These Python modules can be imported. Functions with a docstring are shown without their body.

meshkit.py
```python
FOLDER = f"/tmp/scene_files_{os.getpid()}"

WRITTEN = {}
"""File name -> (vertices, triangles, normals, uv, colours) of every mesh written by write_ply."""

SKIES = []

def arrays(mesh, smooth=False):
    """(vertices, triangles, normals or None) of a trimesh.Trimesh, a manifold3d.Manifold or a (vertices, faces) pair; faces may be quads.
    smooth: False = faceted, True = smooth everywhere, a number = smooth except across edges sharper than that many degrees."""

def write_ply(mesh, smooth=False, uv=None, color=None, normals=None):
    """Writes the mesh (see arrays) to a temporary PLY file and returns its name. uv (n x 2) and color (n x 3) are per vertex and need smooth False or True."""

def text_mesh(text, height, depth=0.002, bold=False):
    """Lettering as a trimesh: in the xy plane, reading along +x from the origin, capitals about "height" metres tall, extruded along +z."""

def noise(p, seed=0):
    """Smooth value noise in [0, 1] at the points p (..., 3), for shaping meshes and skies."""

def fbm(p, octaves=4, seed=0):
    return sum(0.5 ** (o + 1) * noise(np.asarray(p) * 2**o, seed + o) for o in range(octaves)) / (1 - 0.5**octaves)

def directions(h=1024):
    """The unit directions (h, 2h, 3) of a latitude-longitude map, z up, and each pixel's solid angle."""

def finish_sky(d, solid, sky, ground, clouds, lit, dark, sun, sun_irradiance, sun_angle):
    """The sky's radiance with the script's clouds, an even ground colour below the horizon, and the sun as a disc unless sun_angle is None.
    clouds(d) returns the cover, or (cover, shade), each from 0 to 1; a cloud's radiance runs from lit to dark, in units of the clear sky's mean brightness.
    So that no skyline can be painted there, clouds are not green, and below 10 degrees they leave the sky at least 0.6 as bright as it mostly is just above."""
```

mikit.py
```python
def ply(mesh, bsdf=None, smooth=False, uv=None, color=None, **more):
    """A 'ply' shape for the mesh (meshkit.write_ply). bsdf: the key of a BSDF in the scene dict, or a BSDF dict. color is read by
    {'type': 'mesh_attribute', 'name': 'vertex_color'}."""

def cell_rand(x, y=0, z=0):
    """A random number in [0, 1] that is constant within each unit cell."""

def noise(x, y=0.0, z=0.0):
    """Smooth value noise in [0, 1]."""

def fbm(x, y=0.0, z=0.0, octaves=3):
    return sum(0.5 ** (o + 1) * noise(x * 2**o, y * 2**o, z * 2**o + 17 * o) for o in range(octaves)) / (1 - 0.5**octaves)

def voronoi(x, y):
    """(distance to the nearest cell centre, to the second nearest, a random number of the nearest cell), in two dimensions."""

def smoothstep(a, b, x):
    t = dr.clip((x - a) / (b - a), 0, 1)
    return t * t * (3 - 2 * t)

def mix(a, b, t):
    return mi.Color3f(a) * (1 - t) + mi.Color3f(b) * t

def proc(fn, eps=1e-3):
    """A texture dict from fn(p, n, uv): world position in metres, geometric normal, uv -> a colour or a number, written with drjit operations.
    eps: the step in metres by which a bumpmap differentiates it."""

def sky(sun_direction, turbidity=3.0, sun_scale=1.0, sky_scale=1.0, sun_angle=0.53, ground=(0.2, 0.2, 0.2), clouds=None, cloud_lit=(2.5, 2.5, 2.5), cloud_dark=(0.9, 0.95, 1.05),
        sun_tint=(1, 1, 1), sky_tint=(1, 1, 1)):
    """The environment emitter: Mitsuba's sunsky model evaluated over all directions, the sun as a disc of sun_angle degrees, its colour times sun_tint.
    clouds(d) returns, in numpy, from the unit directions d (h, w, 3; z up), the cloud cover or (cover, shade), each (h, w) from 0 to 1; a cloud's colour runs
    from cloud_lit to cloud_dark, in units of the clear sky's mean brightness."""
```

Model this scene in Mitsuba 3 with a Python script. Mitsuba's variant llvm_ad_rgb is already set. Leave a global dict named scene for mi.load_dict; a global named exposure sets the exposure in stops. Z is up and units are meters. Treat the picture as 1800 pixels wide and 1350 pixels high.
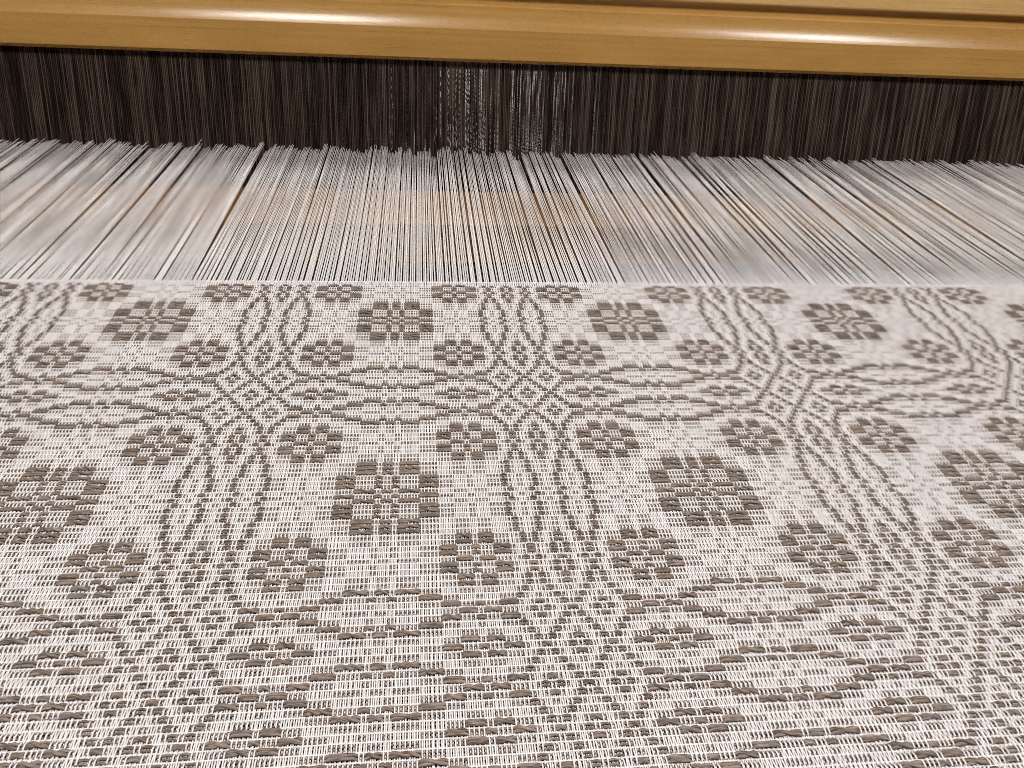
import math
import drjit as dr
import numpy as np, trimesh, mitsuba as mi, mikit
from mikit import noise, fbm, mix, smoothstep

T = mi.ScalarTransform4f
scene, labels = {}, {}
rng = np.random.default_rng(7)

# ------------------------------------------------------------------ camera, lamps, exposure
CAM = np.array([0.01683123, -0.30340286, 0.24769959])
FWD = np.array([0.10778852, 0.84680361, -0.52086973])
UP = np.array([0.00713269, 0.52325001, 0.85214937])
scene['camera'] = {'type': 'perspective', 'fov': 63.478, 'fov_axis': 'x', 'near_clip': 0.01, 'far_clip': 60.0,
                   'to_world': T().look_at(origin=CAM.tolist(), target=(CAM + FWD).tolist(), up=UP.tolist())}
exposure = 0.0
LAMP = 65.0
LAMPS = [(-0.32, -0.34, 1.68), (1.25, -0.34, 1.68), (0.30, 1.30, 1.55)]

P = 0.0008            # distance between warp threads
Q = 0.003547          # distance between pattern picks
FELL = 0.2353
REED = 0.5602
LEAN = math.radians(12)
UPV = np.array([0, math.sin(LEAN), math.cos(LEAN)])      # up along the beater
OUT = np.array([0, -math.cos(LEAN), math.sin(LEAN)])     # towards the weaver
RACE_Z = -0.0385


def rgb(*c):
    return {'type': 'rgb', 'value': list(c)}


def tag(key, label=None, cat=None, group=None, kind=None):
    labels[key] = {k: v for k, v in dict(label=label, category=cat, group=group, kind=kind).items() if v}


# ------------------------------------------------------------------ materials
def wood_fn(dark, light, seed):
    def f(p, n, uv):
        x, y, z = p.x, p.y, p.z
        warp = 0.004 * fbm(x * 7 + seed, y * 30, z * 30, octaves=2)
        ring = fbm(x * 2.2 + seed, (y + warp) * 260, (z + warp) * 260, octaves=3)
        pores = noise(x * 260 + seed, y * 4200, z * 4200)
        mott = fbm(x * 14 + seed * 3, y * 40, z * 40, octaves=3)
        fleck = smoothstep(0.72, 0.92, noise(x * 160, y * 1700, z * 1700 + seed))
        line = smoothstep(0.70, 0.86, fbm(x * 5 + seed, (y + warp) * 700, (z + warp) * 700, octaves=2))
        speck = noise(x * 900, y * 900 + seed, z * 900)
        t = 0.06 + 0.34 * ring + 0.34 * mott + 0.12 * pores + 0.20 * speck + 0.26 * (noise(x * 2.1 + seed, 0.5, 2.5) - 0.35)
        return mix(dark, light, t) * (1 - 0.20 * fleck) * (1 - 0.22 * line)
    return f


def wood(dark, light, seed, rough=0.25, bump=0.00004):
    base = {'type': 'principled', 'base_color': mikit.proc(wood_fn(dark, light, seed)), 'roughness': rough, 'specular': 0.5}
    def relief(p, n, uv):
        return fbm(p.x * 30 + seed, p.y * 500, p.z * 500, octaves=2) * 0.5 + 0.5 * noise(p.x * 420, p.y * 900, p.z * 900)
    return {'type': 'twosided', 'bsdf': {'type': 'bumpmap', 'arbitrary': mikit.proc(relief, eps=3e-4), 'scale': bump, 'bsdf': base}}


scene['varnished_wood'] = wood((0.28, 0.128, 0.030), (0.62, 0.350, 0.105), 0.0)
scene['cap_wood'] = wood((0.42, 0.230, 0.075), (0.76, 0.485, 0.195), 5.0)
scene['race_wood'] = wood((0.14, 0.065, 0.02), (0.36, 0.19, 0.065), 11.0, rough=0.6)


def brown_fn(p, n, uv):
    along, around = uv.x, uv.y
    fibre = fbm(along * 420 + around * 5.0, around * 9.0, along * 90, octaves=3)
    slow = noise(along * 55, p.y * 280.0, 3.0)
    hue = noise(along * 130, p.y * 280.0, 9.0)
    t = smoothstep(0.30, 0.70, fibre)
    c = mix((0.066, 0.050, 0.040), (0.35, 0.282, 0.238), t * 0.72 + 0.28 * slow)
    return c * mix((1.06, 0.98, 0.90), (0.96, 1.0, 1.07), hue)


def white_fn(p, n, uv):
    t = noise(p.x * 2600.0, p.y * 500.0, 1.0) * 0.6 + 0.4 * noise(p.x * 900.0, p.y * 160.0, 5.0)
    return mix((0.70, 0.66, 0.645), (0.86, 0.825, 0.81), t)


scene['brown_wool'] = {'type': 'twosided', 'bsdf': {'type': 'diffuse', 'reflectance': mikit.proc(brown_fn)}}
scene['white_cotton'] = {'type': 'twosided', 'bsdf': {'type': 'diffuse', 'reflectance': mikit.proc(white_fn)}}
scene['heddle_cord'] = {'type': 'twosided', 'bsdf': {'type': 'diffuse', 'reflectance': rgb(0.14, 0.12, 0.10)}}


def dent_fn(p, n, uv):
    t = smoothstep(0.25, 0.75, fbm(p.x * 500.0, 2.0, p.z * 32.0, octaves=3))
    d = dr.floor(p.x / 0.0016 + 0.5)
    band = noise(d * 0.09, 3.0, 1.0) * 0.55 + 0.45 * noise(d * 0.33, 7.0, 1.0)
    one = mikit.cell_rand(d, 5.0)
    k = smoothstep(0.10, 1.0, 0.22 * band + 0.50 * one * one + 0.28 * t)
    return mix((0.022, 0.013, 0.010), (0.20, 0.138, 0.105), k)


scene['reed_steel'] = {'type': 'twosided', 'bsdf': {'type': 'principled', 'base_color': mikit.proc(dent_fn), 'metallic': 0.35, 'roughness': 0.45, 'specular': 0.3}}
scene['dark_floor'] = {'type': 'twosided', 'bsdf': {'type': 'diffuse', 'reflectance': mikit.proc(lambda p, n, uv: mix((0.02, 0.016, 0.014), (0.05, 0.042, 0.036), fbm(p.x * 4, p.y * 30, 0.0)))}}
scene['lamp_body'] = {'type': 'twosided', 'bsdf': {'type': 'diffuse', 'reflectance': rgb(0.8, 0.8, 0.8)}}

# ------------------------------------------------------------------ setting: floor
v = np.array([[-3, -3, -0.75], [3.5, -3, -0.75], [3.5, 3, -0.75], [-3, 3, -0.75]], float)
scene['floor'] = mikit.ply((v, np.array([[0, 1, 2], [0, 2, 3]])), 'dark_floor')
tag('floor', 'dark floor in shadow below the loom', kind='structure')

# ------------------------------------------------------------------ lamps on the ceiling, out of the picture
for k, (x, y, z) in enumerate(LAMPS):
    key = 'ceiling_lamp' + ('' if k == 0 else '_%03d' % k)
    w, d = 0.19, 0.15
    body = trimesh.creation.box((2 * w + 0.04, 2 * d + 0.04, 0.05))
    body.apply_translation((x, y, z + 0.03))
    scene[key + '__housing'] = mikit.ply(body, 'lamp_body')
    pane = np.array([[x - w, y - d, z], [x - w, y + d, z], [x + w, y + d, z], [x + w, y - d, z]])
    scene[key + '__diffuser'] = mikit.ply((pane, np.array([[0, 1, 2], [0, 2, 3]])), 'lamp_body', emitter={'type': 'area', 'radiance': rgb(LAMP, LAMP * 0.975, LAMP * 0.945)})
    tag(key, ['white ceiling lamp in front of the loom, the left one', 'white ceiling lamp in front of the loom, the right one',
              'white ceiling lamp behind the loom'][k], 'lamp', 'ceiling lamps above the loom')


# ------------------------------------------------------------------ beater: milled top rail, cap and race board
def profile_prism(pts, x0, x1, n=24):
    """A closed (y, z) outline swept along x."""
    pts = np.asarray(pts, float)
    xs = np.linspace(x0, x1, n)
    m = len(pts)
    V = np.concatenate([np.c_[np.full(m, x), pts] for x in xs])
    i, j = np.meshgrid(np.arange(n - 1), np.arange(m), indexing='ij')
    a, b = i * m + j, i * m + (j + 1) % m
    F = np.stack([a, b, b + m, a + m], -1).reshape(-1, 4)
    F = np.vstack([F[:, [0, 1, 2]], F[:, [0, 2, 3]]])
    from shapely.geometry import Polygon
    _, caps = trimesh.creation.triangulate_polygon(Polygon(pts), engine='earcut') if False else (None, None)
    c0 = len(V)
    V = np.vstack([V, [np.r_[x0, pts.mean(0)], np.r_[x1, pts.mean(0)]]])
    k = np.arange(m)
    F = np.vstack([F, np.c_[k, (k + 1) % m, np.full(m, c0)][:, ::-1], np.c_[k + (n - 1) * m, (k + 1) % m + (n - 1) * m, np.full(m, c0 + 1)]])
    mesh = trimesh.Trimesh(V, F, process=False)
    mesh.fix_normals()
    return mesh


def local(w, o):
    """Point at height w along the beater and o out from the reed, as (y, z)."""
    q = np.array([0, REED, 0]) + UPV * w + OUT * o
    return q[1], q[2]


def arc(c, r, a0, a1, n):
    return [(c[0] + r * math.sin(a), c[1] + r * math.cos(a)) for a in np.radians(np.linspace(a0, a1, n))]


X0, X1 = -0.62, 0.98
rail = [(0.0893, -0.020), (0.0893, 0.0070), (0.0896, 0.0082), (0.0919, 0.0120)]      # (w, o): eased lower edge
rail += [(0.1190, 0.0120), (0.1195, 0.0118)]                                             # flat face up to the arris
rail += [(0.1195 + 0.049 * (math.sin(math.radians(28)) - math.sin(q)), 0.0116 - 0.049 * (math.cos(q) - math.cos(math.radians(28)))) for q in np.radians(np.linspace(28, 2, 14))]   # cove
rail += [(0.1412, 0.0056), (0.1415, 0.0030), (0.1422, 0.0022), (0.1450, 0.0016), (0.1490, 0.0020), (0.1526, 0.0034)]   # quirk and small cove
rail += [(0.1526, -0.020)]
scene['beater__top_rail'] = mikit.ply(profile_prism([local(w, o - 0.0045) for w, o in rail], X0, X1), 'varnished_wood', smooth=24)
cap = [(0.1528, -0.020), (0.1528, 0.0070), (0.1532, 0.0080), (0.1543, 0.0086), (0.2000, 0.0086), (0.2030, 0.0050), (0.2030, -0.020)]
scene['beater__hand_cap'] = mikit.ply(profile_prism([local(w, o - 0.0045) for w, o in cap], X0, X1), 'cap_wood', smooth=28)
ry = REED + RACE_Z * math.tan(LEAN)
race = [(ry + 0.02, RACE_Z), (ry + 0.02, RACE_Z - 0.05), (ry - 0.075, RACE_Z - 0.05), (ry - 0.080, RACE_Z - 0.046)]
race += [(ry - 0.080, RACE_Z - 0.014), (ry - 0.078, RACE_Z - 0.0075), (ry - 0.073, RACE_Z - 0.0033), (ry - 0.066, RACE_Z - 0.0010), (ry - 0.057, RACE_Z)]
scene['beater__race_board'] = mikit.ply(profile_prism(race, X0, X1), 'race_wood', smooth=28)
tag('beater', 'varnished honey coloured wooden beater with a moulded top rail above the dark reed', 'beater')
tag('beater__race_board', 'wooden race board seen through the warp below the reed')
tag('beater__hand_cap', 'paler flat cap along the top of the rail')

# ------------------------------------------------------------------ the draft: threading and treadling of the overshot pattern
HALF = [int(c) for c in ('3232' '1212' '323232323232' '12121212121' '414141414' '34343434' '1414' '34343434' '141414141'
                         '212' '323' '434' '1414' '343' '232' '121' '414' '34')]
TREAD = 'A' + 'B' + 'AAA' + 'BBB' + 'CC' + 'DD' + 'C' + 'DD' + 'CC' + 'BADCDABC' + 'D'
N, M = len(HALF) - 1, len(TREAD) - 1          # 95 and 25


def fold(k, n):
    k = np.mod(k, 2 * n)
    return np.where(k <= n, k, 2 * n - k)


def shaft(i):
    return np.array(HALF)[fold(i, N)]


BLOCK = {'A': (1, 2), 'B': (2, 3), 'C': (3, 4), 'D': (4, 1)}
p_lo, p_hi = -50, 65
i_lo, i_hi = -470, 745
I = np.arange(i_lo, i_hi + 1)
SH = shaft(I)
picks = np.arange(p_lo, p_hi + 1)
BORDER = 'DCBADC'                              # from pick -33 on the lattice rows repeat


def treadle(p):
    return BORDER[int(fold(p + 35, 5))] if p < -33 else TREAD[int(fold(p, M))]


over = np.array([np.isin(SH, BLOCK[treadle(p)]) for p in picks])          # pattern weft over thread
nI, nP = len(I), len(picks)

# places of threads and picks, with the small unevenness of hand weaving
def wander(n, scale, r):
    k = np.arange(n) / scale
    z = r.normal(size=int(k[-1]) + 3)
    j = k.astype(int); t = k - j; t = t * t * (3 - 2 * t)
    return z[j] * (1 - t) + z[j + 1] * t


TX = I * P + rng.normal(0, 0.000060, nI) + 0.00009 * wander(nI, 5, rng) + np.where(I % 2, -0.00004, 0.00004)
def beat(p):
    return p * Q - np.interp(-p, [14, 25, 30, 36, 60], [0, 0.34, 0.55, 0.62, 0.7]) * Q      # looser beat towards the weaver


PY = beat(picks) + 0.00006 * rng.normal(size=nP)
TAB = beat(picks + 0.5) + 0.00008 * rng.normal(size=nP)
TAB[-1] -= 0.0004
EDGE = 0.00022 * wander(nI, 70, rng) + 0.00008 * wander(nI, 11, rng)      # the fell is not quite straight

# The pattern weft is two strands: side by side where it is woven in, twisted round each other in the floats.
wd = np.zeros((nP, nI)); th = np.zeros((nP, nI)); zw = np.zeros((nP, nI)); dl = np.zeros((nP, nI)); phi = np.zeros((nP, nI))
sgn = np.where(over, 1.0, -1.0)
k3 = np.array([0.25, 0.5, 0.25])
for r in range(nP):
    s = sgn[r]
    zw[r] = 0.46 * np.convolve(np.pad(s, 1, 'edge'), k3, 'valid') + 0.06 * s
    b = np.r_[0, np.flatnonzero(np.diff(over[r].astype(int)) != 0) + 1, nI]
    ang = 0.0
    for a, c in zip(b[:-1], b[1:]):
        L = c - a
        t = (np.arange(L) + 0.5) / L
        q = np.arange(L)
        blunt = np.clip(np.minimum(q + 0.9, L - q - 0.1) / 1.7, 0, 1)
        g = min(1.0, (L - 1) / 9.0)
        turn = 0.0
        if over[r, a] and L > 5:                       # long float
            full = rng.uniform(0.98, 1.14)
            dl[r, a:c] = 0.78 - (0.78 - 0.64 * full) * blunt
            wd[r, a:c] = 0.48 + (0.32 * full) * blunt
            th[r, a:c] = 0.40 + 0.20 * blunt * (0.6 + 0.4 * g)
            zw[r, a:c] += (0.20 + 0.10 * g) * blunt
            turn = rng.choice([0.0, np.pi, np.pi, 2 * np.pi] if L > 10 else [0.0, np.pi])
        elif over[r, a] and L == 5:                    # short float with the strands closed up
            dl[r, a:c] = 0.62 - 0.22 * blunt; wd[r, a:c] = 0.50 + 0.30 * blunt
            th[r, a:c] = 0.42 + 0.12 * blunt; zw[r, a:c] += 0.20 * blunt
            turn = rng.choice([0.0, np.pi])
        elif over[r, a] and L > 1:                     # short float with the strands apart
            dl[r, a:c] = 0.80; wd[r, a:c] = 0.46 + 0.10 * blunt
            th[r, a:c] = 0.42 + 0.06 * blunt; zw[r, a:c] += 0.14 * blunt
        else:
            dl[r, a:c] = 0.82; wd[r, a:c] = 0.42; th[r, a:c] = 0.40
        sm = t * t * (3 - 2 * t)
        phi[r, a:c] = ang + turn * sm + (0.25 * rng.normal() * np.sin(np.pi * t))
        ang += turn
    for m_ in (wd, dl, th):
        m_[r] = np.convolve(np.pad(m_[r], 1, 'edge'), k3, 'valid')
mm = 0.001
RW = 0.285 * mm
# warp height at each pattern pick and tabby pick
zw_warp = zw * mm - sgn * (th * mm + 0.60 * RW)
zw_warp = np.clip(zw_warp, -0.62 * mm, 0.66 * mm)
tab_over = np.array([((I + int(p)) % 2 == 0) for p in picks])          # tabby weft over thread
ts = np.where(tab_over, 1.0, -1.0)
zt = 0.05 * ts * mm
zt_warp = -ts * 0.33 * mm


def tri(n, s, closed_at=0):
    """Triangles of a tube of n rings of s corners."""
    i, j = np.meshgrid(np.arange(n - 1), np.arange(s), indexing='ij')
    a, b = i * s + j, i * s + (j + 1) % s
    q = np.stack([a, b, b + s, a + s], -1).reshape(-1, 4)
    return np.vstack([q[:, [0, 1, 2]], q[:, [0, 2, 3]]])


class Tubes:
    def __init__(self):
        self.v, self.n, self.f, self.uv, self.at = [], [], [], [], 0

    def add(self, centre, ra, rb, ea, eb, sides, u=None, turn=0.0):
        """centre (n,3); corner offsets ra*cos*ea + rb*sin*eb (ea, eb fixed axes)."""
        n = len(centre)
        ang = np.arange(sides) * 2 * np.pi / sides + turn
        ra, rb = np.broadcast_to(ra, n)[:, None, None], np.broadcast_to(rb, n)[:, None, None]
        c, s = np.cos(ang)[None, :, None], np.sin(ang)[None, :, None]
        self.v.append((centre[:, None] + ra * c * ea + rb * s * eb).reshape(-1, 3))
        nn = c * ea / ra + s * eb / rb
        nn = nn / np.linalg.norm(nn, axis=2, keepdims=True)
        self.n.append(nn.reshape(-1, 3))
        if u is not None:
            self.uv.append(np.stack(np.broadcast_arrays(np.asarray(u)[:, None], (1 - np.abs(np.arange(sides) / sides * 2 - 1))[None, :]), -1).reshape(-1, 2))
        f = tri(n, sides)
        self.f.append(f + self.at)
        self.at += n * sides

    def ply(self, bsdf, faceted=False):
        if faceted:
            return mikit.ply((np.vstack(self.v), np.vstack(self.f)), bsdf)
        import meshkit
        m = (np.vstack(self.v), np.vstack(self.f))
        path = meshkit.write_ply(m, False, np.vstack(self.uv) if self.uv else None, None, normals=np.vstack(self.n))
        return {'type': 'ply', 'filename': path, 'face_normals': False, 'bsdf': {'type': 'ref', 'id': bsdf}}


EX, EY, EZ = np.eye(3)


# the cloth narrows with the view: what lies well outside the picture is left out
def span_x(y):
    """Thread range (x0, x1) worth building at depth y."""
    f = (y + 0.13) / 0.365
    return -0.117 - 0.147 * f - 0.028, 0.2185 + 0.262 * f + 0.028


def first_y(x):
    ys = np.linspace(p_lo * Q - 0.002, FELL, 400)
    a, b = span_x(ys)
    ok = (x >= a) & (x <= b)
    return ys[ok][0] if ok.any() else None


# ------------------------------------------------------------------ woven cloth
warp = Tubes()
rows_y = np.empty(2 * nP); rows_y[0::2] = PY; rows_y[1::2] = TAB
for k in range(nI):
    y0 = first_y(TX[k])
    if y0 is None:
        continue
    z = np.empty(2 * nP); z[0::2] = zw_warp[:, k]; z[1::2] = zt_warp[:, k]
    a = np.searchsorted(rows_y, y0)
    y, z = rows_y[a:], z[a:]
    if len(y) < 3:
        continue
    y = np.r_[y, FELL + 0.0035]; z = np.r_[z, 0.0]
    x = TX[k] + 0.00003 * wander(len(y), 6, rng)
    warp.add(np.c_[x, y, z], RW * 1.14, RW * 1.05, EX, EZ, 4, turn=np.pi / 4)
scene['woven_cloth__warp_yarn'] = warp.ply('white_cotton', True)
tag('woven_cloth__warp_yarn', kind='stuff')

tab = Tubes()
for r in range(nP):
    a, b = span_x(TAB[r])
    s = (TX >= a - P) & (TX <= b + P)
    x = TX[s]
    y = TAB[r] + 0.00008 * wander(len(x), 25, rng) + EDGE[s] * max(0.0, 1 - (nP - 1 - r) / 6)
    tab.add(np.c_[x, y, zt[r][s]], 0.38 * mm, 0.27 * mm, EY, EZ, 4, turn=np.pi / 4)
scene['woven_cloth__ground_weft'] = tab.ply('white_cotton', True)
tag('woven_cloth__ground_weft', kind='stuff')

for r in range(nP):
    a, b = span_x(PY[r])
    s = (TX >= a - P) & (TX <= b + P)
    x, W, D, H_, Z, ph = TX[s], wd[r][s] * mm, dl[r][s] * mm, th[r][s] * mm, zw[r][s] * mm, phi[r][s]
    n = len(x)
    y = PY[r] + 0.00010 * wander(n, 22, rng) + 0.00004 * wander(n, 5, rng) + EDGE[s] * max(0.0, 1 - (nP - 1 - r) / 6)
    t = Tubes()
    for q in (0, np.pi):
        slub = 1 + 0.07 * wander(n, 7, rng)
        c = np.c_[x, y + D * np.cos(ph + q), Z + 0.40 * H_ * np.sin(ph + q)]
        t.add(c, W * slub, 0.80 * H_ * slub, EY, EZ, 6 if picks[r] < 20 else 5, u=x + 0.37 * r + q, turn=rng.uniform(0, 6))
    key = 'woven_cloth__pattern_weft' + ('' if r == 0 else '_%03d' % r)
    scene[key] = t.ply('brown_wool')
tag('woven_cloth', 'white cotton cloth with brown wool flowers and wavy lattice, half woven on the loom', 'cloth')

# ------------------------------------------------------------------ open warp from the cloth to the reed and on to the heddles
sheet = Tubes()
J = np.arange(-560, 941)
SJ = shaft(J)
nJ = len(J)
DENT = 2 * P
fellx = J * P + np.where(J % 2, -0.00004, 0.00004) + rng.normal(0, 0.00005, nJ)
known = dict(zip(I.tolist(), TX))
fellx = np.array([known.get(int(j), fx) for j, fx in zip(J, fellx)])
pair = np.floor(J / 2).astype(int) - int(np.floor(J[0] / 2))
npair = nJ // 2 + 3
# small groups of pairs that cling together and leave gaps between them
group, glift = np.zeros(npair), np.zeros(npair)
k = 0
while k < npair:
    g = int(rng.choice([1, 1, 2, 2, 2, 3, 3, 4]))
    q = np.arange(g) - (g - 1) / 2
    group[k:k + g] = (q * -DENT * rng.uniform(0.12, 0.34))[:max(0, npair - k)]
    glift[k:k + g] = rng.normal(0, 0.0020)
    k += g
drift = group + 0.00006 * rng.normal(size=npair)
dclose = 0.00020 + 0.00008 * rng.random(npair)
centre = (np.floor(J / 2) + 0.5) * DENT
side = np.where(J % 2, 1, -1)
reedx = centre + 0.35 * drift[pair] + side * dclose[pair] + rng.normal(0, 0.00005, nJ)
midx = centre + drift[pair] + side * dclose[pair] + rng.normal(0, 0.00006, nJ)
lift = glift[pair] + np.array([0, 0.0016, -0.0010, 0.0008, -0.0018])[SJ] + rng.normal(0, 0.0004, nJ)
backz = np.array([0, 0.018, -0.016, 0.012, -0.02])[SJ]
thick = (0.225 + 0.05 * rng.random(nJ)) * mm
for k in range(nJ):
    t = np.array([0, 0.005, 0.3, 0.62, 1.0])
    rz = lift[k]
    ye = REED + rz * math.tan(LEAN)
    y = FELL + 0.0012 + (ye - FELL) * t
    near = centre[k] + 0.8 * drift[pair[k]] + side[k] * dclose[pair[k]]
    x = np.array([fellx[k], near, midx[k], 0.4 * midx[k] + 0.6 * (centre[k] + 0.9 * drift[pair[k]] + side[k] * dclose[pair[k]]), reedx[k]])
    z = rz * t
    hy = 0.66 + 0.02 * SJ[k]
    y = np.r_[y, hy, 1.0]; x = np.r_[x, reedx[k], J[k] * P]; z = np.r_[z, backz[k] * 0.4, 0.0]
    sheet.add(np.c_[x, y, z], thick[k], thick[k] * 0.9, EX, EZ, 4, turn=np.pi / 4)
scene['warp_threads'] = sheet.ply('white_cotton', True)
tag('warp_threads', 'sheet of fine white warp threads stretched between the cloth and the reed', 'warp threads', kind='stuff')

# ------------------------------------------------------------------ reed: thin upright dents
nd = nJ // 2
dx = (np.arange(nd) + math.floor(J[0] / 2)) * DENT + DENT * 0.0 + rng.normal(0, 0.00006, nd) + 0.00005 * wander(nd, 12, rng)
yaw = np.radians(-5.0) + np.radians(1.8) * wander(nd, 5, rng) + np.radians(2.6) * rng.normal(size=nd) + np.radians(1.5) * wander(nd, 40, rng)
lo, hi = np.array([0, REED, 0]) + UPV * -0.050, np.array([0, REED, 0]) + UPV * 0.0980
V, F = [], []
cube = np.array([[0, 1, 3], [0, 3, 2], [4, 6, 7], [4, 7, 5], [0, 4, 5], [0, 5, 1], [2, 3, 7], [2, 7, 6], [0, 2, 6], [0, 6, 4], [1, 5, 7], [1, 7, 3]])
bend = 0.00004 * rng.normal(size=(nd, 2))
for k in range(nd):
    ex = np.array([math.cos(yaw[k]), math.sin(yaw[k]), 0]); ed = np.array([-math.sin(yaw[k]), math.cos(yaw[k]), 0])
    c = []
    for sx in (-1, 1):
        for sd in (0, 1):
            for q, e in enumerate((lo, hi)):
                c.append(e + EX * (dx[k] + bend[k, q]) + ex * sx * 0.00044 + ed * (sd * 0.0100))
    V.append(c); F.append(cube + 8 * k)
scene['reed__dents'] = mikit.ply((np.vstack(V), np.vstack(F)), 'reed_steel')
tag('reed', 'dark brown reed of fine upright metal dents between warp and top rail', 'reed')
tag('reed__dents', kind='stuff')

# ------------------------------------------------------------------ heddles behind the reed
hed = Tubes()
for k in range(nJ):
    y = 0.66 + 0.02 * SJ[k]
    x = reedx[k] + rng.normal(0, 0.0011)
    z = np.array([-0.14, backz[k] * 0.4 - 0.006, backz[k] * 0.4, backz[k] * 0.4 + 0.006, 0.14])
    hed.add(np.c_[np.full(5, x), np.full(5, y), z], np.array([0.35, 0.35, 0.6, 0.35, 0.35]) * mm, 0.3 * mm, EX, EY, 4)
scene['heddles'] = hed.ply('heddle_cord')
tag('heddles', 'pale cord heddles hanging behind the dark reed', 'heddles', kind='stuff')
